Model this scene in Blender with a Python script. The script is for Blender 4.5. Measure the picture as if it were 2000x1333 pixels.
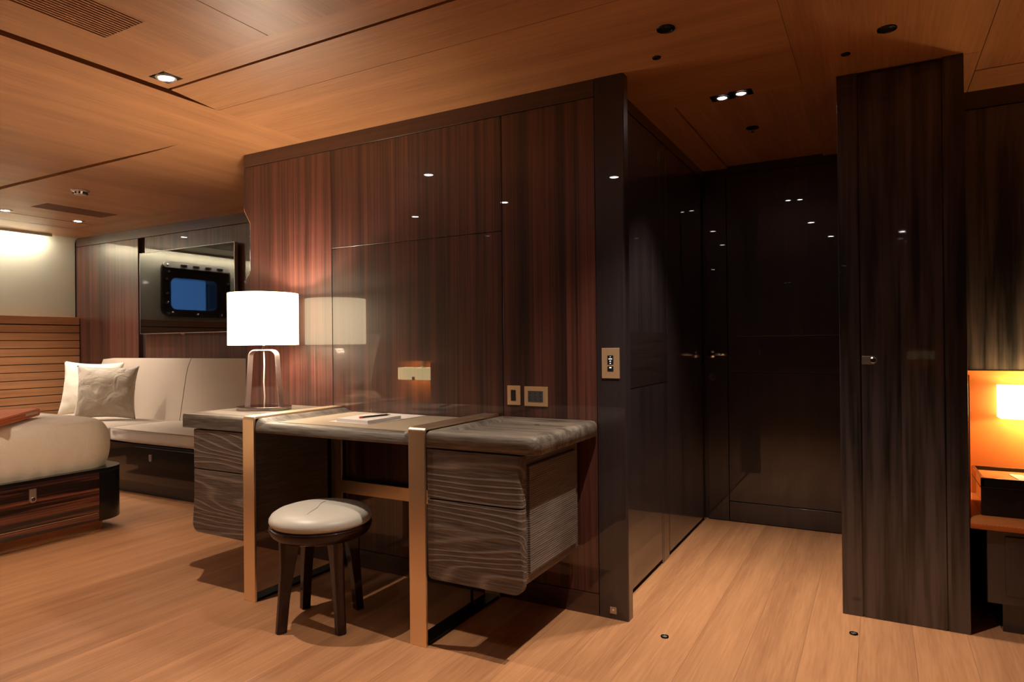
import bpy, bmesh, math, random
from mathutils import Vector, Matrix, noise
random.seed(7)
for o in list(bpy.data.objects): bpy.data.objects.remove(o)
sc = bpy.context.scene
COL = sc.collection
# ------------------------------------------------------------------ camera
def make_camera():
    yaw, pitch, roll = (math.radians(a) for a in (29.0333, .24466, -.59286))
    f = Vector((-math.sin(yaw)*math.cos(pitch), math.cos(yaw)*math.cos(pitch), math.sin(pitch)))
    r = Vector((math.cos(yaw), math.sin(yaw), 0)); u = r.cross(f)
    r2 = r*math.cos(roll)+u*math.sin(roll); u2 = r2.cross(f)
    cd = bpy.data.cameras.new('camera'); cam = bpy.data.objects.new('camera', cd); COL.objects.link(cam)
    m = Matrix((r2, u2, -f)).transposed().to_4x4(); m.translation = Vector((0, 0, 1.07))
    cam.matrix_world = m
    cd.sensor_width = 36; cd.lens = 36*1287.33/2000; cd.clip_start = .02
    sc.camera = cam
make_camera()
# ------------------------------------------------------------------ world, exposure
w = bpy.data.worlds.new('world'); sc.world = w; w.use_nodes = True
w.node_tree.nodes['Background'].inputs[0].default_value = (.10, .30, .75, 1)
w.node_tree.nodes['Background'].inputs[1].default_value = 1.8
sc.view_settings.view_transform = 'Standard'; sc.view_settings.look = 'None'
sc.view_settings.gamma = 1; sc.view_settings.use_curve_mapping = False
sc.view_settings.exposure = 0.6
WARM = (1.0, .74, .50); WARM2 = (1.0, .60, .30); NEUT = (1.0, .86, .72)
E_SPOT = 43; E_LAMP = 16; E_SCONCE = 5; E_COVE = 10
# ------------------------------------------------------------------ helpers
def add_obj(name, me, mat, parent=None):
    o = bpy.data.objects.new(name, me); COL.objects.link(o)
    if mat: 
        for m in (mat if isinstance(mat, (list, tuple)) else [mat]): me.materials.append(m)
    if parent: o.parent = parent
    return o
def worldloc(o):
    v = Vector((0, 0, 0))
    while o: v += o.location; o = o.parent
    return v
def obj(name, bm, mat, parent=None, smooth=False, bev=0, seg=2, sub=0, autosm=None):
    """bm in world coordinates"""
    bmesh.ops.recalc_face_normals(bm, faces=bm.faces)
    if parent: off = worldloc(parent)
    else:
        xs = [v.co for v in bm.verts]
        off = Vector(((min(c.x for c in xs)+max(c.x for c in xs))/2, (min(c.y for c in xs)+max(c.y for c in xs))/2, min(c.z for c in xs)))
    bmesh.ops.translate(bm, verts=bm.verts, vec=-off)
    me = bpy.data.meshes.new(name); bm.to_mesh(me); bm.free()
    o = add_obj(name, me, mat, parent)
    if not parent: o.location = off
    if smooth:
        for p in me.polygons: p.use_smooth = True
    if bev:
        b = o.modifiers.new('bevel', 'BEVEL'); b.width = bev; b.segments = seg; b.limit_method = 'ANGLE'; b.angle_limit = .6
        for p in me.polygons: p.use_smooth = True
        b.harden_normals = True
    if sub:
        s = o.modifiers.new('sub', 'SUBSURF'); s.levels = sub; s.render_levels = sub
    return o
def thing(name, label, cat, loc, group=None):
    o = bpy.data.objects.new(name, None); COL.objects.link(o); o.location = loc; o.empty_display_size = .05
    o['label'] = label; o['category'] = cat
    if group: o['group'] = group
    return o
def tag(o, label, cat, group=None, kind=None):
    o['label'] = label; o['category'] = cat
    if group: o['group'] = group
    if kind: o['kind'] = kind
    return o
def struct(o): o['kind'] = 'structure'; return o
def B(): return bmesh.new()
def box(bm, x0, x1, y0, y1, z0, z1, mi=0):
    vs = [bm.verts.new(c) for c in ((x0,y0,z0),(x1,y0,z0),(x1,y1,z0),(x0,y1,z0),(x0,y0,z1),(x1,y0,z1),(x1,y1,z1),(x0,y1,z1))]
    for f in ((0,3,2,1),(4,5,6,7),(0,1,5,4),(1,2,6,5),(2,3,7,6),(3,0,4,7)):
        bm.faces.new([vs[i] for i in f]).material_index = mi
    return bm
def boxb(x0, x1, y0, y1, z0, z1): return box(B(), x0, x1, y0, y1, z0, z1)
def prism(bm, pts, a, b, axis='Z', mi=0):
    """extrude 2-D polygon along axis from a to b"""
    def P(p, t):
        return {'Z': (p[0], p[1], t), 'Y': (p[0], t, p[1]), 'X': (t, p[0], p[1])}[axis]
    lo = [bm.verts.new(P(p, a)) for p in pts]; hi = [bm.verts.new(P(p, b)) for p in pts]
    n = len(pts)
    bm.faces.new(lo[::-1]).material_index = mi; bm.faces.new(hi).material_index = mi
    for i in range(n):
        bm.faces.new((lo[i], lo[(i+1) % n], hi[(i+1) % n], hi[i])).material_index = mi
    return bm
def rrect(x0, x1, y0, y1, r, n=6):
    if not isinstance(r, (list, tuple)): r = [r]*4
    pts = []
    for (cx, cy, a, rr) in ((x1, y1, 0, r[0]), (x0, y1, 90, r[1]), (x0, y0, 180, r[2]), (x1, y0, 270, r[3])):
        sx = -1 if cx == x1 else 1; sy = -1 if cy == y1 else 1
        if rr <= 0: pts.append((cx, cy)); continue
        for k in range(n+1):
            t = math.radians(a+90*k/n)
            pts.append((cx+sx*rr+rr*math.cos(t), cy+sy*rr+rr*math.sin(t)))
    return pts
def lathe(bm, prof, c, n=40, axis='Z', close=False):
    """prof list of (r, h)"""
    rings = []
    for (r, h) in prof:
        ring = []
        for k in range(n):
            t = 2*math.pi*k/n; a, b = r*math.cos(t), r*math.sin(t)
            p = {'Z': (a, b, h), 'Y': (a, h, b), 'X': (h, a, b)}[axis]
            ring.append(bm.verts.new((c[0]+p[0], c[1]+p[1], c[2]+p[2])))
        rings.append(ring)
    for i in range(len(rings)-1):
        for k in range(n):
            bm.faces.new((rings[i][k], rings[i][(k+1) % n], rings[i+1][(k+1) % n], rings[i+1][k]))
    if close:
        bm.faces.new(rings[0][::-1]); bm.faces.new(rings[-1])
    return bm
def tube(bm, pts, r, n=10, caps=True):
    pts = [Vector(p) for p in pts]; rings = []
    for i, p in enumerate(pts):
        d = (pts[min(i+1, len(pts)-1)]-pts[max(i-1, 0)]).normalized()
        up = Vector((0, 0, 1)) if abs(d.z) < .95 else Vector((1, 0, 0))
        a = d.cross(up).normalized(); b = d.cross(a)
        rr = r[i] if isinstance(r, (list, tuple)) else r
        rings.append([bm.verts.new(p+a*rr*math.cos(2*math.pi*k/n)+b*rr*math.sin(2*math.pi*k/n)) for k in range(n)])
    for i in range(len(rings)-1):
        for k in range(n): bm.faces.new((rings[i][k], rings[i][(k+1) % n], rings[i+1][(k+1) % n], rings[i+1][k]))
    if caps: bm.faces.new(rings[0][::-1]); bm.faces.new(rings[-1])
    return bm
def sheet(bm, f, nu, nv, closeu=False):
    g = [[bm.verts.new(f(i/nu, j/nv)) for j in range(nv+1)] for i in range(nu+(0 if closeu else 1))]
    m = len(g)
    for i in range(nu):
        for j in range(nv):
            bm.faces.new((g[i][j], g[(i+1) % m][j], g[(i+1) % m][j+1], g[i][j+1]))
    return bm
# ------------------------------------------------------------------ materials
def mat(name, color, rough=.5, metal=0, coat=0, coatr=.03, emis=None, es=0, spec=.5, ior=1.5, aniso=0, sheen=0, trans=0, coatior=1.5):
    m = bpy.data.materials.new(name); m.use_nodes = True; p = m.node_tree.nodes['Principled BSDF']
    p.inputs['Base Color'].default_value = (*color, 1); p.inputs['Roughness'].default_value = rough
    p.inputs['Metallic'].default_value = metal; p.inputs['Coat Weight'].default_value = coat
    p.inputs['Coat Roughness'].default_value = coatr; p.inputs['IOR'].default_value = ior; p.inputs['Coat IOR'].default_value = coatior
    p.inputs['Specular IOR Level'].default_value = spec; p.inputs['Anisotropic'].default_value = aniso
    p.inputs['Sheen Weight'].default_value = sheen; p.inputs['Transmission Weight'].default_value = trans
    if emis: p.inputs['Emission Color'].default_value = (*emis, 1); p.inputs['Emission Strength'].default_value = es
    return m
class N:
    def __init__(s, m): s.t = m.node_tree; s.p = s.t.nodes['Principled BSDF']
    def n(s, typ, **kw):
        x = s.t.nodes.new(typ)
        for k, v in kw.items():
            if k.startswith('i_'):
                key = k[2:]; key = int(key) if key.isdigit() else key
                x.inputs[key].default_value = v
            else: setattr(x, k, v)
        return x
    def l(s, a, b): s.t.links.new(a, b)
    def math(s, op, a, b=None, c=None):
        x = s.n('ShaderNodeMath', operation=op)
        for i, v in enumerate((a, b, c)):
            if v is None: continue
            if isinstance(v, (int, float)): x.inputs[i].default_value = v
            else: s.l(v, x.inputs[i])
        return x.outputs[0]
    def ramp(s, fac, stops):
        r = s.n('ShaderNodeValToRGB'); e = r.color_ramp.elements
        while len(e) < len(stops): e.new(.5)
        for q, (pos, c) in zip(e, stops): q.position = pos; q.color = (*c, 1) if len(c) == 3 else c
        s.l(fac, r.inputs[0]); return r.outputs[0]
    def mul(s, col, fac):
        x = s.n('ShaderNodeMix', data_type='RGBA', blend_type='MULTIPLY'); x.inputs[0].default_value = 1
        s.l(col, x.inputs[6]); s.l(fac, x.inputs[7]); return x.outputs[2]
AX = {'X': 0, 'Y': 1, 'Z': 2}
def wood(name, dark, light, grain='Z', leaf=None, leafvar=.25, fine=70, streak=9, along=.05, rough=.35, coat=0, coatr=.02,
         flame=0, bump=0, plank=None, plankaxis='X', seam=.006, contrast=(.3, .72), coatior=1.5, spec=.5, seamdark=.35, relief=0):
    m = mat(name, light, rough, coat=coat, coatr=coatr, coatior=coatior, spec=spec); k = N(m)
    tc = k.n('ShaderNodeTexCoord'); sep = k.n('ShaderNodeSeparateXYZ'); k.l(tc.outputs['Object'], sep.inputs[0])
    base = tc.outputs['Object']; tone = None; seamf = None
    if leaf or plank:
        wdt = leaf or plank; a = sep.outputs[AX[plankaxis]]
        q = k.math('DIVIDE', a, wdt); idx = k.math('FLOOR', q)
        wn = k.n('ShaderNodeTexWhiteNoise', noise_dimensions='1D'); k.l(idx, wn.inputs['W'])
        tone = k.math('MULTIPLY_ADD', wn.outputs['Value'], 2*leafvar, 1-leafvar)
        cmb = k.n('ShaderNodeCombineXYZ')
        sh = k.math('MULTIPLY', wn.outputs['Value'], 13.7)
        for i in range(3): k.l(sh, cmb.inputs[i])
        va = k.n('ShaderNodeVectorMath', operation='ADD'); k.l(base, va.inputs[0]); k.l(cmb.outputs[0], va.inputs[1]); base = va.outputs[0]
        if plank:
            fr = k.math('FRACT', q); d = k.math('MINIMUM', fr, k.math('SUBTRACT', 1, fr))
            seamf = k.math('MULTIPLY_ADD', k.math('GREATER_THAN', d, seam/wdt), 1-seamdark, seamdark)
    sc3 = [1, 1, 1]; sc3[AX[grain]] = along
    mp = k.n('ShaderNodeMapping'); mp.inputs['Scale'].default_value = sc3; k.l(base, mp.inputs[0])
    if flame:
        nd = k.n('ShaderNodeTexNoise', i_Scale=2.2, i_Detail=2.0); k.l(mp.outputs[0], nd.inputs['Vector'])
        vs = k.n('ShaderNodeVectorMath', operation='SCALE', i_Scale=flame); k.l(nd.outputs['Color'], vs.inputs[0])
        vv = k.n('ShaderNodeVectorMath', operation='ADD'); k.l(mp.outputs[0], vv.inputs[0]); k.l(vs.outputs[0], vv.inputs[1]); vec = vv.outputs[0]
    else: vec = mp.outputs[0]
    n1 = k.n('ShaderNodeTexNoise', i_Scale=float(fine), i_Detail=5.0, i_Roughness=.6); k.l(vec, n1.inputs['Vector'])
    n2 = k.n('ShaderNodeTexNoise', i_Scale=float(streak), i_Detail=3.0, i_Roughness=.55); k.l(vec, n2.inputs['Vector'])
    f = k.math('ADD', k.math('MULTIPLY', n1.outputs[0], .45), k.math('MULTIPLY', n2.outputs[0], .55))
    c = k.ramp(f, [(contrast[0], dark), (contrast[1], light)])
    for t in (tone, seamf):
        if t is not None: c = k.mul(c, t)
    k.l(c, k.p.inputs['Base Color'])
    if bump:
        b = k.n('ShaderNodeBump', i_Strength=bump, i_Distance=.002); k.l(f, b.inputs['Height']); k.l(b.outputs[0], k.p.inputs['Normal'])
    return m
def relief_wood(name, dark, light, grain='X', scale=22, strength=.8, fine=False, dist=3.5):
    """weathered timber with raised growth rings"""
    m = mat(name, light, .55, spec=.3); k = N(m)
    tc = k.n('ShaderNodeTexCoord')
    sc3 = [1, 1, 1]; sc3[AX[grain]] = .16
    other = {'X': 'Z', 'Y': 'Z', 'Z': 'X'}[grain]
    mp = k.n('ShaderNodeMapping'); mp.inputs['Scale'].default_value = sc3; k.l(tc.outputs['Object'], mp.inputs[0])
    nd = k.n('ShaderNodeTexNoise', i_Scale=dist*1.5, i_Detail=1.5); k.l(mp.outputs[0], nd.inputs['Vector'])
    sep = k.n('ShaderNodeSeparateXYZ'); k.l(mp.outputs[0], sep.inputs[0])
    h = k.math('ADD', k.math('MULTIPLY', sep.outputs[AX[other]], scale), k.math('MULTIPLY', nd.outputs[0], 0.8 if fine else 13.0))
    s = k.math('MULTIPLY_ADD', k.math('SINE', k.math('MULTIPLY', h, 6.283)), .5, .5)
    s = k.math('POWER', s, 1.6 if fine else 5.0)
    n1 = k.n('ShaderNodeTexNoise', i_Scale=120.0, i_Detail=4.0); 
    mp2 = k.n('ShaderNodeMapping'); sc4 = [1, 1, 1]; sc4[AX[grain]] = .08; mp2.inputs['Scale'].default_value = sc4
    k.l(tc.outputs['Object'], mp2.inputs[0]); k.l(mp2.outputs[0], n1.inputs['Vector'])
    f = k.math('ADD', k.math('MULTIPLY', s, .36), k.math('MULTIPLY', n1.outputs[0], .64))
    c = k.ramp(f, [(.2, dark), (.75, light)]); k.l(c, k.p.inputs['Base Color'])
    b = k.n('ShaderNodeBump', i_Strength=strength, i_Distance=.004); k.l(f, b.inputs['Height']); k.l(b.outputs[0], k.p.inputs['Normal'])
    return m
def fabric(name, color, scale=400, bump=.25, rough=.85, sheen=.2, wrinkle=0):
    m = mat(name, color, rough, sheen=sheen, spec=.2); k = N(m)
    tc = k.n('ShaderNodeTexCoord'); n1 = k.n('ShaderNodeTexNoise', i_Scale=float(scale), i_Detail=3.0); k.l(tc.outputs['Object'], n1.inputs['Vector'])
    h = n1.outputs[0]
    if wrinkle:
        n2 = k.n('ShaderNodeTexNoise', i_Scale=9.0, i_Detail=3.0, i_Distortion=1.2); k.l(tc.outputs['Object'], n2.inputs['Vector'])
        h = k.math('ADD', k.math('MULTIPLY', h, .1), k.math('MULTIPLY', n2.outputs[0], wrinkle))
    b = k.n('ShaderNodeBump', i_Strength=bump, i_Distance=.003 if not wrinkle else .02); k.l(h, b.inputs['Height']); k.l(b.outputs[0], k.p.inputs['Normal'])
    return m
def brushed(name, color, grain='Z', rough=.32, metal=1):
    m = mat(name, color, rough, metal=metal); k = N(m)
    tc = k.n('ShaderNodeTexCoord'); mp = k.n('ShaderNodeMapping'); s3 = [1, 1, 1]; s3[AX[grain]] = .01; mp.inputs['Scale'].default_value = s3
    n1 = k.n('ShaderNodeTexNoise', i_Scale=900.0, i_Detail=2.0); k.l(tc.outputs['Object'], mp.inputs[0]); k.l(mp.outputs[0], n1.inputs['Vector'])
    k.l(k.math('MULTIPLY_ADD', n1.outputs[0], .16, rough-.08), k.p.inputs['Roughness'])
    return m
M = {}
TEAKD, TEAKL = (.25, .100, .038), (.52, .25, .105)
for g in 'XY':
    M['teak'+g] = wood('ceiling_teak_'+g, TEAKD, TEAKL, grain=g, fine=110, streak=7, along=.03, rough=.42, spec=.3)
M['teakH'] = wood('headboard_teak', TEAKD, TEAKL, grain='Y', fine=90, streak=9, along=.03, rough=.5)
M['teakdark'] = wood('recess_teak', (.13, .05, .025), (.18, .07, .035), grain='Y', rough=.6)
M['ebony'] = wood('lacquered_ebony', (.022, .007, .005), (.118, .037, .025), grain='Z', leaf=.148, leafvar=.17, fine=120, streak=26, along=.012, rough=.4, coat=1, coatr=.012, contrast=(.40, .64))
M['ebonyH'] = wood('lacquered_ebony_crosswise', (.022, .008, .006), (.085, .030, .020), grain='X', fine=120, streak=26, along=.012, rough=.4, coat=1, coatr=.012)
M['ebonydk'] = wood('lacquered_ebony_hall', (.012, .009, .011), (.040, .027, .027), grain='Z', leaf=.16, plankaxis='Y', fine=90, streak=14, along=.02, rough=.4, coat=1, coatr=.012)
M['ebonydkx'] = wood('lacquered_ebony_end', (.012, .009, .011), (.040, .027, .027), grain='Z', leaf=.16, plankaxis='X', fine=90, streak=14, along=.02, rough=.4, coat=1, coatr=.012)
M['ebonyflame'] = wood('lacquered_ebony_flame', (.006, .005, .005), (.068, .052, .050), grain='Z', leaf=.15, leafvar=.3, fine=34, streak=17, along=.05, rough=.4, coat=1, coatr=.02, flame=.10, contrast=(.40, .58))
M['macassar'] = wood('macassar_veneer', (.008, .003, .003), (.30, .085, .042), grain='Y', fine=50, streak=34, along=.02, rough=.3, coat=1, coatr=.02, flame=.03, contrast=(.50, .68))
M['macassarX'] = wood('macassar_veneer_cross', (.006, .003, .003), (.05, .02, .014), grain='X', fine=60, streak=22, along=.03, rough=.3, coat=1, coatr=.02)
M['hallrail'] = wood('hall_rail_veneer', (.006, .004, .004), (.030, .017, .014), grain='Y', fine=90, streak=20, along=.03, rough=.4, coat=1, coatr=.012)
M['hallrailx'] = wood('door_rail_veneer', (.006, .004, .004), (.030, .017, .014), grain='X', fine=90, streak=20, along=.03, rough=.4, coat=1, coatr=.012)
M['floor'] = wood('oak_planks', (.26, .105, .045), (.53, .255, .115), grain='Y', plank=.17, plankaxis='X', leafvar=.07, fine=120, streak=14, along=.045, rough=.45, flame=.16, seam=.0009, bump=.5, spec=.3, seamdark=.6, contrast=(.22, .64))
M['desk'] = relief_wood('weathered_desk_oak', (.085, .058, .043), (.25, .195, .15), 'X', 34, .6)
M['desktop'] = wood('weathered_desk_top', (.042, .033, .026), (.21, .172, .135), grain='X', fine=150, streak=26, along=.06, rough=.55, bump=1.0, contrast=(.36, .60), flame=.04, spec=.35)
M['deskside'] = relief_wood('weathered_desk_side', (.085, .065, .052), (.22, .18, .15), 'Y', 130, .4, fine=True, dist=2)
M['leather'] = fabric('desk_leather', (.36, .29, .20), 500, .1, .38, 0)
M['bronze'] = brushed('brushed_bronze', (.90, .72, .52), 'X', .34, 1)
M['steel'] = brushed('brushed_steel', (.60, .56, .54), 'Z', .36)
M['lampbase'] = mat('dark_polished_steel', (.34, .31, .31), .13, metal=1)
M['archsteel'] = brushed('brushed_lamp_steel', (.50, .45, .46), 'Z', .36, .9)
M['chrome'] = mat('polished_chrome', (.75, .73, .72), .08, metal=1)
M['brass'] = mat('satin_champagne_brass', (.80, .55, .32), .42, metal=.7)
M['black'] = mat('black_plastic', (.012, .012, .012), .35)
M['blackgloss'] = mat('black_lacquer', (.006, .005, .005), .35, coat=.8, coatr=.02, spec=.15)
M['darkgap'] = mat('dark_recess', (.02, .008, .006), .8)
M['darksteel'] = mat('blackened_steel', (.03, .03, .03), .25, metal=1)
M['cream'] = mat('cream_lacquer_panel', (.56, .57, .47), .35, coat=1, coatr=.05)
M['sofa'] = fabric('sofa_linen', (.48, .39, .31), 350, .3)
M['mattress'] = fabric('bed_cover', (.84, .74, .60), 250, .5, wrinkle=.5)
M['pillow'] = fabric('cream_cushion', (.78, .72, .60), 300, .5, wrinkle=.5)
M['taupe'] = fabric('taupe_velvet', (.46, .38, .29), 300, 1.0, rough=.34, sheen=.6, wrinkle=.9)
M['throw'] = fabric('orange_wool', (.72, .19, .06), 350, .4)
M['throwlight'] = fabric('beige_wool', (.6, .46, .33), 350, .4)
M['stool'] = mat('cream_leather', (.60, .55, .46), .40)
M['stoolwood'] = mat('mahogany_lacquer', (.022, .006, .005), .4, spec=.1, coat=.6, coatr=.04)
M['paper'] = mat('paper', (.75, .70, .66), .7)
M['orange'] = fabric('orange_leather', (.60, .20, .055), 500, .12, .4, 0)
M['lens'] = mat('lit_lens', (1, 1, 1), .5, emis=(1, .9, .85), es=40)
M['shade'] = mat('lit_lampshade', (.9, .85, .75), .8, emis=(1, .80, .50), es=4.2)
M['sconce'] = mat('lit_sconce_shade', (.9, .8, .5), .8, emis=(1, .78, .38), es=5)
M['cove'] = mat('lit_cove_strip', (1, 1, 1), .5, emis=(1, .92, .76), es=110)
M['tv'] = mat('tv_screen', (.004, .004, .004), .03, spec=.5, ior=1.65)
M['glass'] = mat('porthole_glass', (.9, .95, 1), 0, trans=1, ior=1.45)
M['white'] = mat('white_mark', (.8, .8, .8), .6)
M['led'] = mat('lit_button_mark', (1, 1, 1), .6, emis=(1, 1, .95), es=1.2)  # white button lettering, brightened by a glow put into the material
M['cord'] = mat('clear_cord', (.7, .68, .66), .25)
M['socket'] = mat('grey_socket', (.05, .05, .048), .5)

W = 2.419; CH = 2.108
# ------------------------------------------------------------------ lights in fittings
def spot(parent, x, y, energy, size=100, blend=.6, color=NEUT, z=None, r=.02, tgt=None):
    l = bpy.data.lights.new('spot_beam', 'SPOT'); l.energy = energy; l.spot_size = math.radians(size); l.spot_blend = blend
    l.color = color; l.shadow_soft_size = r
    o = bpy.data.objects.new('spot_beam', l); COL.objects.link(o); o.parent = parent
    o.location = Vector((x, y, z if z is not None else CH-.004))-worldloc(parent)
    if tgt: o.rotation_euler = (Vector(tgt)-Vector((x, y, CH))).to_track_quat('-Z', 'Y').to_euler()
def point(parent, p, energy, color, r=.03):
    l = bpy.data.lights.new('bulb', 'POINT'); l.energy = energy; l.color = color; l.shadow_soft_size = r
    o = bpy.data.objects.new('bulb', l); COL.objects.link(o); o.parent = parent; o.location = Vector(p)-worldloc(parent)

# ================================================================== SETTING
# floor: polygonal slab plus seam step beside the bed
struct(obj('floor', boxb(-6.9, 2.0, -1.9, 4.2, -.05, 0), M['floor']))
# ceiling panels
def ceiling():
    bx, by = B(), B()
    T = CH+.018
    def px(pts): prism(bx, pts, CH, T)
    def py(pts): prism(by, pts, CH, T)
    R = lambda x0, x1, y0, y1: [(x0, y0), (x1, y0), (x1, y1), (x0, y1)]
    py([(-5.755, -1.9), (-2.522, -1.9), (-2.522, 2.12), (-3.1, 2.12), (-3.3, 2.118), (-3.83, 2.104), (-5.755, 2.086)])
    py([(-5.755, 2.13), (-3.7, 2.136), (-3.3, 2.132), (-3.1, 2.12), (-2.522, 2.12), (-2.522, 3.137), (-5.2, 3.137), (-5.755, 3.137)])
    py(R(-6.09, -5.77, -1.9, 3.137)); py(R(-6.8, -6.10, -1.9, 3.5))
    px(R(-6.099, -2.5, 3.14, 3.5))
    # bay with the louvre (hole for it)
    vx0, vx1, vy0, vy1 = -2.247, -2.028, .62, 1.268
    X0, X1 = -2.478, -1.77
    py(R(X0, vx0, -1.9, 1.53)); py(R(vx1, X1, -1.9, 1.53)); py(R(vx0, vx1, -1.9, vy0)); py(R(vx0, vx1, vy1, 1.53))
    py(R(-1.767, -.257, -1.9, 1.53))
    # strip with the square cut-out for the downlight
    px(R(X0, -2.428, 1.5302, 1.643)); px(R(-2.428, -2.335, 1.612, 1.643)); px(R(-2.335, -.257, 1.5302, 1.643))
    px([(-2.478, 1.657), (-.257, 1.657), (-.257, 1.902), (-2.522, 1.902)])
    px([(-2.522, 1.9045), (-.257, 1.9045), (-.257, 2.9), (-.92, 2.9), (-.92, 3.137), (-2.522, 3.137)])
    py(R(-.2555, .338, -1.9, 2.905)); py(R(.3405, 2.0, -1.9, 3.095)); px(R(.3405, 2.0, 3.103, 3.5)); py(R(.28, .338, 2.9, 3.5))
    # hall: frame and recessed field
    py(R(-.95, -.777, 2.9, 4.2)); py(R(-.2555, 0, 2.905, 4.2))
    prism(by, R(-.777, -.2555, 2.9, 4.2), CH+.012, T+.012)
    o1 = obj('ceiling', bx, M['teakX']); o2 = obj('ceiling', by, M['teakY'])
    struct(o1); struct(o2)
    struct(obj('ceiling', boxb(-6.9, 2.0, -1.9, 4.2, CH+.045, CH+.09), M['teakdark']))
ceiling()
# hull wall (left): cream upper, teak slats below
def hull():
    X = -6.64
    wy0, wy1, wz0, wz1 = 1.82, 2.40, 1.47, 1.83
    prof = [(X, 1.30), (X, wz0), (X, wz1), (X, 2.05)]
    for k in range(1, 9):
        t = math.radians(90*k/8); prof.append((X+.05*(1-math.cos(t)), 2.05+.058*math.sin(t)))
    b = B(); ys = [-1.9, wy0, wy1, 3.45]
    for j in range(3):
        for i in range(len(prof)-1):
            if j == 1 and i == 1: continue
            vs = [b.verts.new((prof[a][0], ys[c], prof[a][1])) for a, c in ((i, j), (i, j+1), (i+1, j+1), (i+1, j))]
            b.faces.new(vs)
    bmesh.ops.remove_doubles(b, verts=b.verts, dist=1e-5)
    # reveal of the window
    for (a, c) in (((wy0, wz0), (wy1, wz0)), ((wy1, wz0), (wy1, wz1)), ((wy1, wz1), (wy0, wz1)), ((wy0, wz1), (wy0, wz0))):
        b.faces.new([b.verts.new(v) for v in ((X, a[0], a[1]), (X, c[0], c[1]), (X-.16, c[0], c[1]), (X-.16, a[0], a[1]))])
    o = obj('wall_left', b, M['cream'])
    for p in o.data.polygons: p.use_smooth = False
    struct(o)
    b = B()
    for (y0, y1, z0, z1) in ((-1.9, wy0, 0, CH), (wy1, 3.6, 0, CH), (wy0, wy1, 0, wz0), (wy0, wy1, wz1, CH)):
        box(b, X-.2, X-.01, y0, y1, z0, z1)
    struct(obj('wall_left', b, M['darkgap']))
    # slatted teak dado
    b = B(); SX = -6.56
    box(b, X-.005, SX, -1.9, 3.445, 1.29, 1.36)
    z = 1.282
    while z > .1:
        box(b, X-.005, SX, -1.9, 3.445, z-.0655, z-.001); z -= .0707
    struct(obj('wall_left', b, M['teakH'], bev=.002, seg=1))
    struct(obj('wall_left', boxb(X-.009, SX-.012, -1.9, 3.444, 0, 1.29), M['darkgap']))
    # porthole
    wr = bpy.data.objects.new('window_1', None); COL.objects.link(wr); wr.location = (X, 2.1, 1.4); wr['kind'] = 'structure'
    outer = rrect(1.66, 2.50, 1.40, 1.99, .09, 8); inner = rrect(wy0+.01, wy1-.01, wz0+.01, wz1-.01, .06, 8)
    b = B(); n = len(outer)
    for (o_, i_, xa, xb) in ((outer, inner, X+.03, X+.015),):
        A = [b.verts.new((xa, *p)) for p in outer]; C = [b.verts.new((xb, *p)) for p in inner]
        A2 = [b.verts.new((X+.001, *p)) for p in outer]; C2 = [b.verts.new((X-.14, *p)) for p in inner]
        for k in range(n):
            q = (k+1) % n
            b.faces.new((A[k], A[q], C[q], C[k])); b.faces.new((A2[k], A2[q], A[q], A[k])); b.faces.new((C[k], C[q], C2[q], C2[k]))
    obj('window_frame', b, M['blackgloss'], wr)
    b = B(); prism(b, rrect(1.68, 2.485, 1.925, 1.985, .025), X+.03, X+.045, 'X'); obj('header_rail', b, mat('satin_aluminium', (.85, .84, .80), .45, metal=.4), wr)
    b = B()
    for y in (1.78, 1.93, 2.08, 2.23): box(b, X+.045, X+.06, y, y+.07, 1.94, 1.965)
    obj('latch', b, M['black'], wr)
    b = B()
    for (y, z_) in ((2.45, 1.95), (2.43, 1.88), (2.455, 1.8), (2.45, 1.65), (2.45, 1.55), (2.40, 1.44), (2.1, 1.43), (1.8, 1.43), (1.70, 1.55), (1.70, 1.8)):
        lathe(b, [(.014, X+.02), (.014, X+.042), (.004, X+.05)], (0, y, z_), 12, 'X') if False else lathe(b, [(.012, 0), (.012, .03), (.004, .036)], (X+.02, y, z_), 12, 'X')
    obj('bolt', b, M['chrome'], wr)
    obj('pane', boxb(X-.13, X-.12, wy0, wy1, wz0, wz1), M['glass'], wr)
hull()
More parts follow.
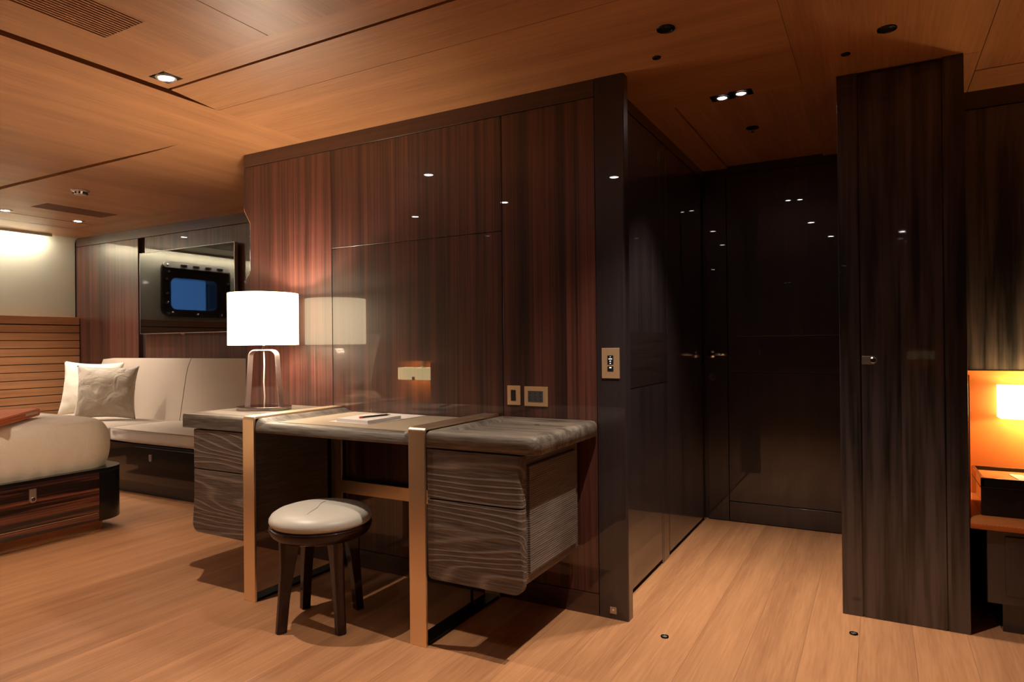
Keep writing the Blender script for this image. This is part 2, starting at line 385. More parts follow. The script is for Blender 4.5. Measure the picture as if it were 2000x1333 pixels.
# ---- desk wall
def deskwall():
    Y0, Y1 = W, W+.028
    g = .0015
    b = B()
    # left stile with the finger-pull notch
    notch = [(-2.993, 0.0)]
    left = [(-2.993, .088), (-2.993, 1.424), (-2.944, 1.476), (-2.944, 1.732), (-2.993, 1.806), (-2.993, 2.036), (-2.357-g, 2.036), (-2.357-g, .088)]
    prism(b, left[::-1], Y0, Y1, 'Y')
    box(b, -2.357+g, -1.386-g, Y0, Y1, .088, 1.549-g)
    box(b, -2.357-g*.2, -1.386-g, Y0, Y1, 1.549+g, 2.036)
    box(b, -1.386+g, -.964-g, Y0, Y1, .088, 2.036)
    struct(obj('wall_front', b, M['ebony'], bev=.0012, seg=2))
    b = B(); box(b, -2.993, -.964-g, Y0, Y1, 2.039, CH); box(b, -2.993, -.964-g, Y0, Y1, 0, .085)
    struct(obj('trim_1', b, M['ebonyH'], bev=.0012, seg=2))
    b = B(); prism(b, rrect(-.964+g, -.844, Y0, Y0+.052, [.004, .004, .001, .008]), 0, CH)
    struct(obj('trim_2', b, M['ebonydkx']))
    # solid core behind (wardrobes), leaves sofa bay open to the left
    struct(obj('wall_front', boxb(-2.935, -.935, W+.029, 4.2, 0, CH+.02), M['darkgap']))
    # chrome edging of the notch
    b = B(); pts = [(-2.9935, 1.405), (-2.9925, 1.424), (-2.944, 1.476), (-2.944, 1.732), (-2.9925, 1.806), (-2.9935, 1.82)]
    tube(b, [(x, Y0-.001, z) for x, z in pts], .0028, 8)
    struct(obj('trim_3', b, M['chrome'], smooth=True))
    # the steel pull recessed in the notch
    b = B(); box(b, -2.962, -2.944, Y0+.012, Y0+.026, 1.47, 1.735)
    struct(obj('trim_4', b, M['steel'], bev=.002))
    struct(obj('wall_front', boxb(-2.96, -2.936, Y1+.001, 3.45, 0, CH), M['ebonydk']))
deskwall()
# ---- sofa-side back wall
def backwall():
    Y = 3.45
    b = B(); box(b, -6.62, -5.645, Y, Y+.05, 0, 2.024); box(b, -5.545, -2.93, Y, Y+.05, 0, 2.024)
    struct(obj('wall_back', b, M['ebony'], bev=.001, seg=1))
    b = B(); box(b, -6.62, -2.93, Y, Y+.05, 2.028, CH); struct(obj('trim_5', b, M['ebonyH'], bev=.001, seg=1))
    struct(obj('wall_back', boxb(-6.9, -2.93, Y+.04, Y+.2, -.02, CH+.03), M['darkgap']))
backwall()
# ---- hall
def hall():
    X = -.92; b = B(); g = .003
    def panel(y0, y1, z0, z1, bb=b): box(bb, X-.02, X, y0, y1, z0, z1)
    panel(W+.053, 3.13, .022, 2.05); panel(3.135, 3.155, 0, 2.05)
    panel(3.160, 3.255, .0, 2.05)
    panel(3.262, 4.0, .022, 2.05)
    panel(4.006, 4.1, 0, 2.05); panel(W+.05, 4.1, 2.055, CH+.02)
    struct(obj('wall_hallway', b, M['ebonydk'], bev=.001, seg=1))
    struct(obj('trim_6', boxb(X-.03, X-.012, W+.05, 4.1, 0, 2.1), M['darkgap']))
    # cross rail
    b = B(); box(b, X-.002, X+.0015, 2.60, 3.25, .876, 1.118)
    struct(obj('trim_7', b, M['hallrail']))
    # strike plate
    b = B(); box(b, X-.001, X+.002, 3.99, 4.03, .936, 1.058)
    for z in (.955, .99, 1.0, 1.035): box(b, X+.001, X+.004, 4.005, 4.015, z, z+.006)
    struct(obj('trim_8', b, M['darksteel']))
    # end wall with the door
    YE = 4.07
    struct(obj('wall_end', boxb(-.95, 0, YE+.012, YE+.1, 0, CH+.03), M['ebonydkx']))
    dr = bpy.data.objects.new('door_1', None); COL.objects.link(dr); dr.location = (-.5, YE, 0); dr['kind'] = 'structure'
    b = B(); box(b, -.905, -.785, YE-.012, YE+.012, .004, 2.06); box(b, -.782, -.02, YE-.012, YE+.012, .004, .118)
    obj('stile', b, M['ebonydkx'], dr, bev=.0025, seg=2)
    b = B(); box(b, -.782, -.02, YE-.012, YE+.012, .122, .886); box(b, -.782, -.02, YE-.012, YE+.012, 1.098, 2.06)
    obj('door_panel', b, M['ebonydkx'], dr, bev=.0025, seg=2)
    b = B(); box(b, -.782, -.02, YE-.010, YE+.012, .889, 1.095); obj('middle_rail', b, M['hallrailx'], dr, bev=.002, seg=2)
    b = B(); lathe(b, [(.0, -.02), (.022, -.02), (.024, -.014), (.024, 0)], (-.872, YE-.012, .996), 24, 'Y')
    tube(b, [(-.872, YE-.03, .996), (-.872, YE-.058, .996), (-.862, YE-.066, .996), (-.80, YE-.066, .994), (-.775, YE-.062, .996)], [.009, .009, .009, .008, .006], 12)
    obj('lever_handle', b, M['chrome'], dr, smooth=True)
    b = B(); lathe(b, [(.0, -.016), (.021, -.016), (.024, -.01), (.024, 0)], (-.872, YE-.012, .862), 24, 'Y'); box(b, -.876, -.868, YE-.036, YE-.026, .846, .878)
    obj('lock_rosette', b, M['chrome'], dr)
hall()
# ---- column to the right of the hall
def column():
    Y = 2.884; b = B()
    box(b, -.132, -.061, Y, Y+.03, .0, 2.062); box(b, -.056, .2125, Y, Y+.03, 0, 2.095); box(b, .2155, .283, Y, Y+.03, 0, CH)
    box(b, -.132, -.061, Y, Y+.03, 2.062, CH)
    struct(obj('wall_right', b, M['ebonyflame'], bev=.002, seg=2))
    b = B(); box(b, -.13, .281, Y+.012, 4.2, 0, CH+.02); struct(obj('wall_right', b, M['ebonydk']))
    pts = [(-.0555, .977), (-.018, .977)]+[(-.018+.0155*math.sin(math.radians(a)), .9925-.0155*math.cos(math.radians(a))) for a in range(15, 180, 15)]+[(-.018, 1.008), (-.0555, 1.008)]
    b = B(); prism(b, pts[::-1], Y-.002, Y+.004, 'Y')
    p = obj('trim_9', b, M['steel'], bev=.0008, seg=1); struct(p)
    b = B(); lathe(b, [(0, -.0035), (.009, -.0035), (.0105, -.002), (.0105, .003)], (-.017, Y-.001, .9925), 24, 'Y')
    struct(obj('trim_10', b, M['chrome']))
column()
# ---- dressing niche at far right
def rightniche():
    Y = 3.35
    struct(obj('wall_niche', boxb(.281, 2.0, Y, Y+.06, .94, 2.03), M['ebonyflame']))
    struct(obj('trim_11', boxb(.281, 2.0, Y, Y+.06, 2.034, CH+.02), M['ebonyH']))
    struct(obj('wall_niche', boxb(.281, 2.0, Y+.05, Y+.12, 0, CH+.03), M['darkgap']))
    struct(obj('wall_side', boxb(1.9, 2.0, -1.9, 3.4, 0, CH+.02), M['ebonydk']))
rightniche()
# ---- room behind the camera (seen mirrored in the lacquer)
struct(obj('wall_head', boxb(-6.8, -2.6, -.06, 0, 0, CH+.01), M['ebony']))
struct(obj('wall_rear', boxb(-2.7, 2.0, -1.9, -1.8, 0, CH+.01), M['ebonydkx']))
struct(obj('wall_rear', boxb(-2.7, -2.6, -1.9, -.06, 0, CH+.01), M['ebonydk']))
struct(obj('wall_rear', boxb(-6.9, -2.7, -2.0, -1.9, 0, CH+.01), M['ebonydkx']))

# ================================================================== DESK
def desk():
    d = thing('writing_desk', 'grey weathered-oak writing desk with bronze straps against the glossy dark wall', 'desk', (-1.86, 2.15, 0))
    FY = 1.889
    def slab(x0, x1, z0, z1, r, edge):
        b = B(); pts = rrect(x0, x1, FY, W-.004, r, 6); prism(b, pts, z0, z1)
        return b
    def top_with_tray(name, x0, x1, radii):
        b = B(); rings = []; z1 = .767
        for ins, z in ((.006, .706), (0, .709), (0, z1-.018), (.003, z1-.009), (.009, z1-.003), (.018, z1), (.040, z1), (.046, z1-.001), (.052, z1-.007), (.060, z1-.0150)):
            rr_ = [max(.003, q-ins) for q in radii]
            xi0 = x0+(ins if ins > .03 or True else 0)
            rings.append([b.verts.new((p[0], p[1], z)) for p in rrect(x0+ins, x1-ins, FY+ins, W-.004-ins, rr_, 6)])
        for a, c in zip(rings, rings[1:]):
            n = len(a)
            for k in range(n): b.faces.new((a[k], a[(k+1) % n], c[(k+1) % n], c[k]))
        b.faces.new(rings[0][::-1]); b.faces.new(rings[-1])
        o = obj(name, b, M['desktop'], d)
        for p in o.data.polygons: p.use_smooth = abs(p.normal.z) < .90
        return o
    top_with_tray('worktop', -1.402, -.958, [.02, .004, .004, .045])
    tl = slab(-2.770, -2.352, .708, .768, [0, .01, .012, 0], 0)
    top = max(tl.faces, key=lambda f: f.calc_center_median().z)
    bmesh.ops.bevel(tl, geom=list(top.edges), offset=.012, segments=4, profile=.5, affect='EDGES')
    obj('worktop', tl, M['desktop'], d)
    # middle: rounded front, sloping cheeks, leather pad
    b = B(); prof = [(W-.004, .708), (W-.004, .748), (1.955, .748), (1.93, .752), (1.912, .752), (1.898, .744), (1.891, .732), (FY, .718), (1.893, .710), (1.90, .708)]
    prism(b, prof, -2.282, -1.475, 'X')
    obj('worktop', b, M['desktop'], d, bev=.002, seg=2)
    for (xa, xb) in ((-2.283, -2.215), (-1.475, -1.53)):
        b = B(); n = 10
        prof = [(xa, .745)]+[(xa+(xb-xa)*t/n, .748+.020*(.5+.5*math.cos(math.pi*t/n))) for t in range(n+1)]+[(xb, .745)]
        def ring(y, zz, sc_): return [b.verts.new((p[0], y, .735+(p[1]-.735)*sc_+zz)) for p in prof]
        rings = [ring(FY+.002, -.028, .8), ring(FY+.008, -.012, .9), ring(FY+.02, -.002, 1), ring(FY+.035, 0, 1), ring(W-.005, 0, 1)]
        for i in range(4):
            for k in range(len(prof)-1): b.faces.new((rings[i][k], rings[i][k+1], rings[i+1][k+1], rings[i+1][k]))
        for r_ in (rings[0], rings[-1]): b.faces.new(r_)
        obj('cheek', b, M['desktop'], d, smooth=True)
    obj('leather_pad', boxb(-2.215, -1.53, 1.955, W-.006, .745, .7505), M['leather'], d, bev=.0015)
    # straps: closed flat-bar loops
    for (x0, x1) in ((-2.352, -2.284), (-1.475, -1.403)):
        b = B(); t = .010; R_ = .016; zt = .776; yf = FY-.006; ya = W-.012
        out = []; inn = []
        def arc(cx, cy, r, a0, a1, n=5): return [(cx+r*math.cos(math.radians(a0+(a1-a0)*k/n)), cy+r*math.sin(math.radians(a0+(a1-a0)*k/n))) for k in range(n+1)]
        out = [(yf, .0)]+arc(yf+R_, zt-R_, R_, 180, 90)+[(ya, zt), (ya, 0)]
        inn = [(yf+t, .0)]+arc(yf+R_, zt-R_, R_-t, 180, 90)+[(ya-t, zt-t), (ya-t, 0)]
        vo = [[b.verts.new((x, *p)) for p in out] for x in (x0, x1)]; vi = [[b.verts.new((x, *p)) for p in inn] for x in (x0, x1)]
        n = len(out)
        for k in range(n-1):
            b.faces.new((vo[0][k], vo[0][k+1], vo[1][k+1], vo[1][k])); b.faces.new((vi[0][k], vi[0][k+1], vi[1][k+1], vi[1][k]))
            b.faces.new((vo[0][k], vo[0][k+1], vi[0][k+1], vi[0][k])); b.faces.new((vo[1][k], vo[1][k+1], vi[1][k+1], vi[1][k]))
        for k in (0, n-1): b.faces.new((vo[0][k], vo[1][k], vi[1][k], vi[0][k]))
        s = obj('strap_leg', b, M['bronze'], d, bev=.0012, seg=2)
        bb = B(); box(bb, x0+.004, x1-.004, yf+t, ya-t, .001, .011)
        obj('base_bar', bb, M['darksteel'], s)
    obj('cross_bar', boxb(-2.284, -1.475, 2.378, 2.388, .361, .421), M['bronze'], d, bev=.001)
    obj('support_rod', lathe(B(), [(.006, .25), (.006, .03), (.018, .024), (.018, .011)], (-1.44, 2.24, 0), 16, close=True), M['darksteel'], d)
    # pedestals
    def ped(x0, x1, outer):
        rb = [.0, .0, .04, .02] if outer < 0 else [0, 0, .02, .04]
        body = B(); xa, xb = (x0+.012, x1) if outer < 0 else (x0, x1-.012)
        prism(body, rrect(xa, xb, .252, .7055, [0, 0, .03, .03]), FY+.035, 2.375, 'Y')
        obj('pedestal_body', body, M['deskside'], d, bev=.002, seg=2)
        for (z0, z1, low) in ((.5285, .7015, 0), (.243, .5245, 1)):
            b = B(); r = [(0 if low else .0), 0, 0, 0]
            if low: r = [0, 0, .035, .018] if outer < 0 else [0, 0, .018, .035]
            prism(b, rrect(x0, x1, z0, z1, r, 6), FY+.004, FY+.034, 'Y')
            # round the outer vertical edge of the front
            ex = x0 if outer < 0 else x1
            ed = [e for e in b.edges if all(abs(v.co.x-ex) < 1e-4 for v in e.verts) and all(abs(v.co.y-FY-.004) < 1e-4 for v in e.verts)]
            if ed: bmesh.ops.bevel(b, geom=ed, offset=.022, segments=6, profile=.6, affect='EDGES')
            obj('drawer', b, M['desk'], d, bev=.0025, seg=2)
    ped(-2.700, -2.354, -1); ped(-1.400, -1.020, 1)
    # applied side panels
    obj('side_panel', boxb(-1.033, -1.023, 1.955, 2.34, .30, .66), M['deskside'], d, bev=.002)
    obj('cable_hole', lathe(B(), [(.0, .7525), (.012, .7525), (.013, .7515)], (-1.17, 2.30, 0), 16), M['darkgap'], d)
desk()

# ================================================================== TABLE LAMP
def lamp():
    cx, cy = -2.567, 2.179
    t = thing('table_lamp', 'lit table lamp with white drum shade on arched steel base at desk left end', 'lamp', (cx, cy, .768))
    a = math.radians(24); ux, uy = math.cos(a), math.sin(a); vx, vy = -uy, ux
    # base plate: rounded disc
    b = B(); pts = []
    for k in range(48):
        q = 2*math.pi*k/48; e = 2.6
        c_, s_ = math.cos(q), math.sin(q)
        px = .126*abs(c_)**(2/e)*(1 if c_ > 0 else -1); py_ = .088*abs(s_)**(2/e)*(1 if s_ > 0 else -1)
        pts.append((cx+ux*px+vx*py_, cy+uy*px+vy*py_))
    prism(b, pts, .7685, .7855); obj('lamp_base', b, M['lampbase'], t, bev=.002)
    # arch
    prof = []
    hw0, hw1, zt, R_ = .083, .066, 1.052, .032
    L = [(-hw0, .785)]+[(-hw1+R_-R_*math.cos(math.radians(k*15)), zt-R_+R_*math.sin(math.radians(k*15))) for k in range(7)]
    L = L+[(-x, z) for x, z in L[::-1]]
    b = B(); th = .0055; wd = .023
    P = [Vector((x, z)) for x, z in L]; rows = []
    for i, p in enumerate(P):
        dd = (P[min(i+1, len(P)-1)]-P[max(i-1, 0)]).normalized(); nrm = Vector((-dd.y, dd.x))
        row = []
        for (sn, sw) in ((-1, -1), (1, -1), (1, 1), (-1, 1)):
            q = p+nrm*th*.5*sn
            row.append(b.verts.new((cx+ux*q.x+vx*wd*sw, cy+uy*q.x+vy*wd*sw, q.y)))
        rows.append(row)
    for i in range(len(rows)-1):
        for k in range(4): b.faces.new((rows[i][k], rows[i][(k+1) % 4], rows[i+1][(k+1) % 4], rows[i+1][k]))
    b.faces.new(rows[0]); b.faces.new(rows[-1])
    obj('arch', b, M['archsteel'], t, bev=.001, seg=2)
    obj('stem', lathe(B(), [(.006, 1.05), (.006, 1.16), (.014, 1.165), (.014, 1.20)], (cx, cy, 0), 16, close=True), M['chrome'], t)
    obj('cord', tube(B(), [(cx, cy, 1.05), (cx+.003, cy, .98), (cx-.002, cy, .9), (cx+.003, cy, .83), (cx, cy, .785)], .0035), M['cord'], t, smooth=True)
    b = B(); lathe(b, [(.160, 1.0765), (.160, 1.3215), (.157, 1.3215), (.157, 1.0765), (.160, 1.0765)], (cx, cy, 0), 64)
    s = obj('lamp_shade', b, M['shade'], t, smooth=False)
    b = B()
    for k in range(3):
        q = 2*math.pi*k/3; tube(b, [(cx, cy, 1.165), (cx+.157*math.cos(q), cy+.157*math.sin(q), 1.09)], .0015, 6)
    obj('spider', b, M['chrome'], s)
    point(t, (cx, cy, 1.215), E_LAMP, NEUT, .022)
lamp()

# ================================================================== NOTEPAD, PENCIL
def flatquad(b, c, z0, z1):
    prism(b, c, z0, z1); return b
pad = thing('notepad', 'white paper notepad on a flat folder on the leather pad', 'notepad', (-1.95, 2.2, .7505))
obj('folder', flatquad(B(), [(-2.02, 2.045), (-1.795, 2.035), (-1.775, 2.40), (-2.0, 2.41)], .7508, .7525), M['paper'], pad)
obj('paper_block', flatquad(B(), [(-1.985, 2.055), (-1.802, 2.04), (-1.80, 2.25), (-1.985, 2.27)], .7528, .766), M['paper'], pad, bev=.0006, seg=1)
pc = thing('pencil', 'dark pencil with red end lying on the notepad', 'pencil', (-1.87, 2.15, .766))
a, c = Vector((-1.885, 2.085, .7705)), Vector((-1.845, 2.235, .7705)); dd = (c-a).normalized()
obj('barrel', tube(B(), [a+dd*.012, c-dd*.018], .004, 6), M['black'], pc)
obj('tip', tube(B(), [c-dd*.018, c], [.004, .0006], 8), mat('pencil_wood', (.5, .3, .15), .6), pc)
obj('eraser_end', tube(B(), [a, a+dd*.012], .0042, 10), mat('red_eraser', (.6, .08, .04), .5), pc)

# ================================================================== STOOL
def stool():
    cx, cy = -1.905, 1.885
    t = thing('stool', 'round stool with cream leather seat and dark lacquered legs under the desk', 'stool', (cx, cy, 0))
    prof = [(0, .452), (.05, .4515), (.10, .449), (.14, .4435), (.168, .435), (.185, .424), (.193, .411), (.194, .400), (.189, .3905), (.182, .385)]
    obj('seat', lathe(B(), prof, (cx, cy, 0), 64), M['stool'], t, smooth=True)
    seam = []
    for k in range(15):
        q = -.05+.20*k/14; rr_ = abs(q+.0)
        z_ = .4525 if q < .08 else .4525-.0125*((q-.08)/.07)**1.5*1.0
        seam.append((cx+.42*q-.006*math.sin(k*.6), cy-q*.9, z_+.0004))
    obj('seam', tube(B(), seam, .0009, 5), mat('stitching', (.40, .36, .30), .7), t)
    obj('apron', lathe(B(), [(.184, .385), (.192, .383), (.195, .376), (.186, .352), (.170, .338), (.150, .336), (.150, .385)], (cx, cy, 0), 64), M['stoolwood'], t, smooth=True)
    feet = [(-1.965, 1.712), (-1.735, 1.822), (-2.075, 1.948), (-1.852, 2.058)]
    for fx, fy in feet:
        d0 = Vector((fx-cx, fy-cy, 0)); L = d0.length; d0.normalize(); s0 = Vector((-d0.y, d0.x, 0))
        b = B(); rows = []
        for z, ro, dr, sw in ((0, L+.0, .036, .017), (.12, L-.010, .038, .018), (.24, L-.018, .050, .020), (.34, L-.016, .075, .022), (.372, L-.010, .09, .023)):
            ring = []
            for (u_, v_) in ((0, -.5), (.0, .5), (-.18, 1), (-1, 1), (-1, -1), (-.18, -1)):
                p = Vector((cx, cy, z))+d0*(ro+u_*dr)+s0*(v_*sw)
                ring.append(b.verts.new(p))
            rows.append(ring)
        for i in range(len(rows)-1):
            for k in range(6): b.faces.new((rows[i][k], rows[i][(k+1) % 6], rows[i+1][(k+1) % 6], rows[i+1][k]))
        b.faces.new(rows[0]); b.faces.new(rows[-1])
        obj('leg', b, M['stoolwood'], t, bev=.003, seg=3)
stool()

# ================================================================== SOFA
def cushion_block(x0, x1, y0, y1, z0, z1, r=.03, bulge=.02, seg=5):
    b = B(); box(b, x0, x1, y0, y1, z0, z1)
    bmesh.ops.subdivide_edges(b, edges=b.edges[:], cuts=7, use_grid_fill=True)
    c = Vector(((x0+x1)/2, (y0+y1)/2, (z0+z1)/2)); h = Vector(((x1-x0)/2, (y1-y0)/2, (z1-z0)/2))
    for v in b.verts:
        q = v.co-c
        inner = Vector([max(-h[i]+r, min(h[i]-r, q[i])) for i in range(3)]); dlt = q-inner
        if dlt.length > r*.2 : q = inner+dlt.normalized()*min(r, dlt.length) if dlt.length > r else q
        u = [abs(q[i])/h[i] for i in range(3)]
        k = bulge*(1-u[0]**4)*(1-u[1]**4) if u[2] > .9 else 0
        q.z += k*(1 if q.z > 0 else 0)
        v.co = c+q
    return b
def sofa():
    t = thing('sofa', 'cream upholstered bench sofa on black lacquered base below the television', 'sofa', (-4.8, 3.1, 0))
    b = B(); box(b, -6.5, -3.0, 2.845, 3.44, .10, .372); obj('sofa_base', b, M['blackgloss'], t, bev=.003)
    obj('plinth', boxb(-6.5, -3.0, 2.90, 3.44, 0, .10), M['black'], t)
    obj('drawer', boxb(-5.0, -4.0, 2.835, 2.845, .135, .355), M['blackgloss'], t, bev=.001)
    hb = B(); prism(hb, rrect(-4.52, -4.49, .262, .31, [0, 0, .014, .014]), 2.829, 2.835, 'Y'); obj('drawer_pull', hb, M['steel'], t)
    for (x0, x1) in ((-6.45, -5.02), (-5.012, -3.0)):
        bb = cushion_block(x0, x1, 2.83, 3.33, .374, .487, .03, .012); obj('seat_cushion', bb, M['sofa'], t, smooth=True)
    # piping along the front top
    obj('piping', tube(B(), [(-5.0, 2.829, .478), (-4.5, 2.829, .475), (-3.9, 2.829, .474), (-3.1, 2.829, .474)], .004, 8), M['sofa'], t, smooth=True)
    for (x0, x1) in ((-6.16, -4.885), (-4.878, -3.0)):
        b = B(); box(b, x0, x1, 0, 1, 0, 1)
        bmesh.ops.subdivide_edges(b, edges=b.edges[:], cuts=6, use_grid_fill=True)
        for v in b.verts:
            u, s_, z = (v.co.x-x0)/(x1-x0), v.co.y, v.co.z
            zz = .47+z*.51
            yf = 3.31+.085*z + .03*max(0, z-.8)/.2*.6; yb = 3.44
            if x0 < -6: # rounded left end
                k = max(0, .04-u)/.04; yf += .02*k*k; zz -= .012*k*k*z
            ey = s_; v.co = Vector((v.co.x+(0), yf+(yb-yf)*s_, zz - .012*(1-math.sin(math.pi*min(1,max(0,s_))))*(z > .95)))
        obj('back_cushion', b, M['sofa'], t, bev=.018, seg=4)
sofa()
def throw_pillow(name, label, c, w_, h_, nrm, lean, roll, m, depth=.15, seed=0, grp=None):
    t = B(); n = 30
    fwd = Vector((nrm[0], nrm[1], 0)).normalized(); side = Vector((0, 0, 1)).cross(fwd).normalized()
    rm = Matrix.Rotation(math.radians(lean), 3, side); up = rm @ Vector((0, 0, 1)); fwd = rm @ fwd
    rr = Matrix.Rotation(math.radians(roll), 3, fwd); up = rr @ up; side = rr @ side
    def f(sgn):
        def g(u, v):
            a, b_ = u*2-1, v*2-1
            pin = 1-.10*(1-abs(a)**2)*(abs(b_)**3); pin2 = 1-.10*(1-abs(b_)**2)*(abs(a)**3)
            x = a*w_/2*pin2; z = b_*h_/2*pin
            th = (max(0, 1-abs(a)**2.4)*max(0, 1-abs(b_)**2.4))**.55*depth/2
            q = Vector((x*7+seed, z*7, sgn))
            wr = noise.noise(q)*.012+noise.noise(q*2.3)*.006
            th2 = th+wr*min(1, th/.02)
            return Vector(c)+side*x+up*z+fwd*(sgn*th2)
        return g
    sheet(t, f(1), n, n); sheet(t, f(-1), n, n)
    bmesh.ops.remove_doubles(t, verts=t.verts, dist=1e-4)
    o = obj(name, t, m, None, smooth=True)
    return tag(o, label, 'cushion', grp)
throw_pillow('cushion', 'larger cream cushion leaning behind the taupe cushion on the sofa', (-5.78, 3.125, .732), .47, .46, (.62, -.78), -12, -2, M['pillow'], .16, 3)
throw_pillow('cushion', 'shiny taupe velvet cushion in front of the cream cushion on the sofa', (-5.365, 3.015, .717), .46, .43, (.62, -.78), -9, -1, M['taupe'], .13, 9)

# ================================================================== TELEVISION
def tv():
    t = thing('television', 'wall-mounted black flat television above the sofa reflecting a porthole', 'television', (-4.93, 3.42, 1.18))
    x0, x1, z0, z1, y = -5.54, -4.322, 1.186, 1.88, 3.40
    obj('screen', boxb(x0+.005, x1-.005, y, y+.02, z0+.005, z1-.005), M['tv'], t)
    b = B()
    for q in ((x0, x1, z0, z0+.004), (x0, x1, z1-.003, z1), (x0, x0+.003, z0, z1), (x1-.004, x1, z0, z1)): box(b, q[0], q[1], y-.001, y+.03, q[2], q[3])
    obj('bezel', b, M['steel'], t)
    obj('rear_housing', boxb(x0+.08, x1-.08, y+.02, 3.449, z0+.06, z1-.06), M['black'], t)
    b = B(); prism(b, [(-4.96+.03*math.cos(math.radians(a)), z0-.0005-.013*math.sin(math.radians(a))) for a in range(0, 181, 15)], y, y+.008, 'Y')
    obj('logo_tab', b, M['chrome'], t)
tv()

# ================================================================== BED
def bed():
    t = thing('bed', 'bed with pale cover on a glossy dark striped wooden base', 'bed', (-4.9, 1.2, 0))
    XR, YF = -3.93, 2.345
    pts = rrect(-5.75, XR, .02, YF, [.16, .16, 0, 0], 12)
    b = B(); prism(b, pts, .075, .37)
    obj('bed_frame', b, M['macassar'], t, bev=.004)
    # darker rounded corner casing and top lip
    b = B(); pts2 = rrect(-5.752, XR+.003, .02, YF+.003, [.16, .16, 0, 0], 12); 
    prism(b, pts2, .355, .374); obj('frame_lip', b, M['blackgloss'], t, bev=.002)
    c = (XR-.16, YF-.16); b = B()
    outer = [(XR+.003, 2.165)]+[(c[0]+.163*math.cos(math.radians(a)), c[1]+.163*math.sin(math.radians(a))) for a in range(0, 91, 6)]+[(c[0]-.1, YF+.003), (c[0]-.1, YF-.05), (XR-.05, 2.165)]
    prism(b, outer, .073, .353); obj('corner_post', b, M['blackgloss'], t)
    obj('drawer_gap', boxb(XR-.004, XR+.0012, .3, 2.16, .338, .342), M['darkgap'], t)
    obj('drawer_gap', boxb(XR-.004, XR+.0012, .3, 2.16, .120, .1225), M['chrome'], t)
    hb = B(); prism(hb, rrect(1.805, 1.838, .252, .325, [0, 0, .016, .016]), XR, XR+.005, 'X'); h = obj('drawer_pull', hb, M['steel'], t)
    obj('pull_ring', lathe(B(), [(.004, .008), (.009, .008), (.010, .004), (.010, .0)], (XR+.003, 1.8215, .272), 16, 'X'), M['chrome'], h)
    b = B(); prism(b, rrect(-5.66, -4.01, .05, 2.26, [.08, .08, 0, 0]), 0, .075); obj('plinth', b, M['floor'], t)
    # mattress with soft cover
    x0, x1, y0, y1, z0, z1 = -5.70, -3.955, .05, 2.31, .372, .655
    cx, cy = (x0+x1)/2, (y0+y1)/2; hx, hy = (x1-x0)/2, (y1-y0)/2
    b = B()
    def f(u, v):
        a = 2*math.pi*u
        # plan: superellipse; profile v 0..1 bottom edge -> top centre
        if v < .6:
            s_ = v/.6; ph = -math.pi*.28+s_*(math.pi*.5+math.pi*.28); rr = .10
            off = rr*max(0, math.cos(ph))**.6-rr; zz = (z1-.155)+ .155*math.sin(ph)**.85 if ph > 0 else z1-.155+.17*math.sin(ph)
            inset = -off; shrink = 1
        else:
            s_ = (v-.6)/.4; inset = .10+s_*2; shrink = 1-s_
            zz = z1+.018*math.sin(s_*math.pi/2)
        r = .17; e = Vector((math.cos(a), math.sin(a)))
        k = max(abs(e.x)/hx, abs(e.y)/hy); px_, py_ = e.x/k, e.y/k
        qx = max(-hx+r, min(hx-r, px_)); qy = max(-hy+r, min(hy-r, py_)); d_ = Vector((px_-qx, py_-qy))
        if d_.length > r: d_ = d_.normalized()*r
        px_, py_ = qx+d_.x, qy+d_.y
        if v < .6:
            nn = d_.normalized() if d_.length > 1e-4 else Vector((0, 0)); 
            sx = 1-inset/hx; sy = 1-inset/hy; px_ *= sx; py_ *= sy
        else: px_ *= (1-.10/hx)*shrink; py_ *= (1-.10/hy)*shrink
        wv = .006*math.sin(a*90)*max(0, .25-v)*4+noise.noise(Vector((px_*3, py_*3, zz*4)))*.008
        return Vector((cx+px_*(1+wv/hx*.8), cy+py_*(1+wv/hy*.8), zz+noise.noise(Vector((px_*2, py_*2, 5)))*.006*(v > .3)))
    sheet(b, f, 260, 34, closeu=True); bmesh.ops.remove_doubles(b, verts=b.verts, dist=1e-4)
    obj('mattress', b, M['mattress'], t, smooth=True)
bed()
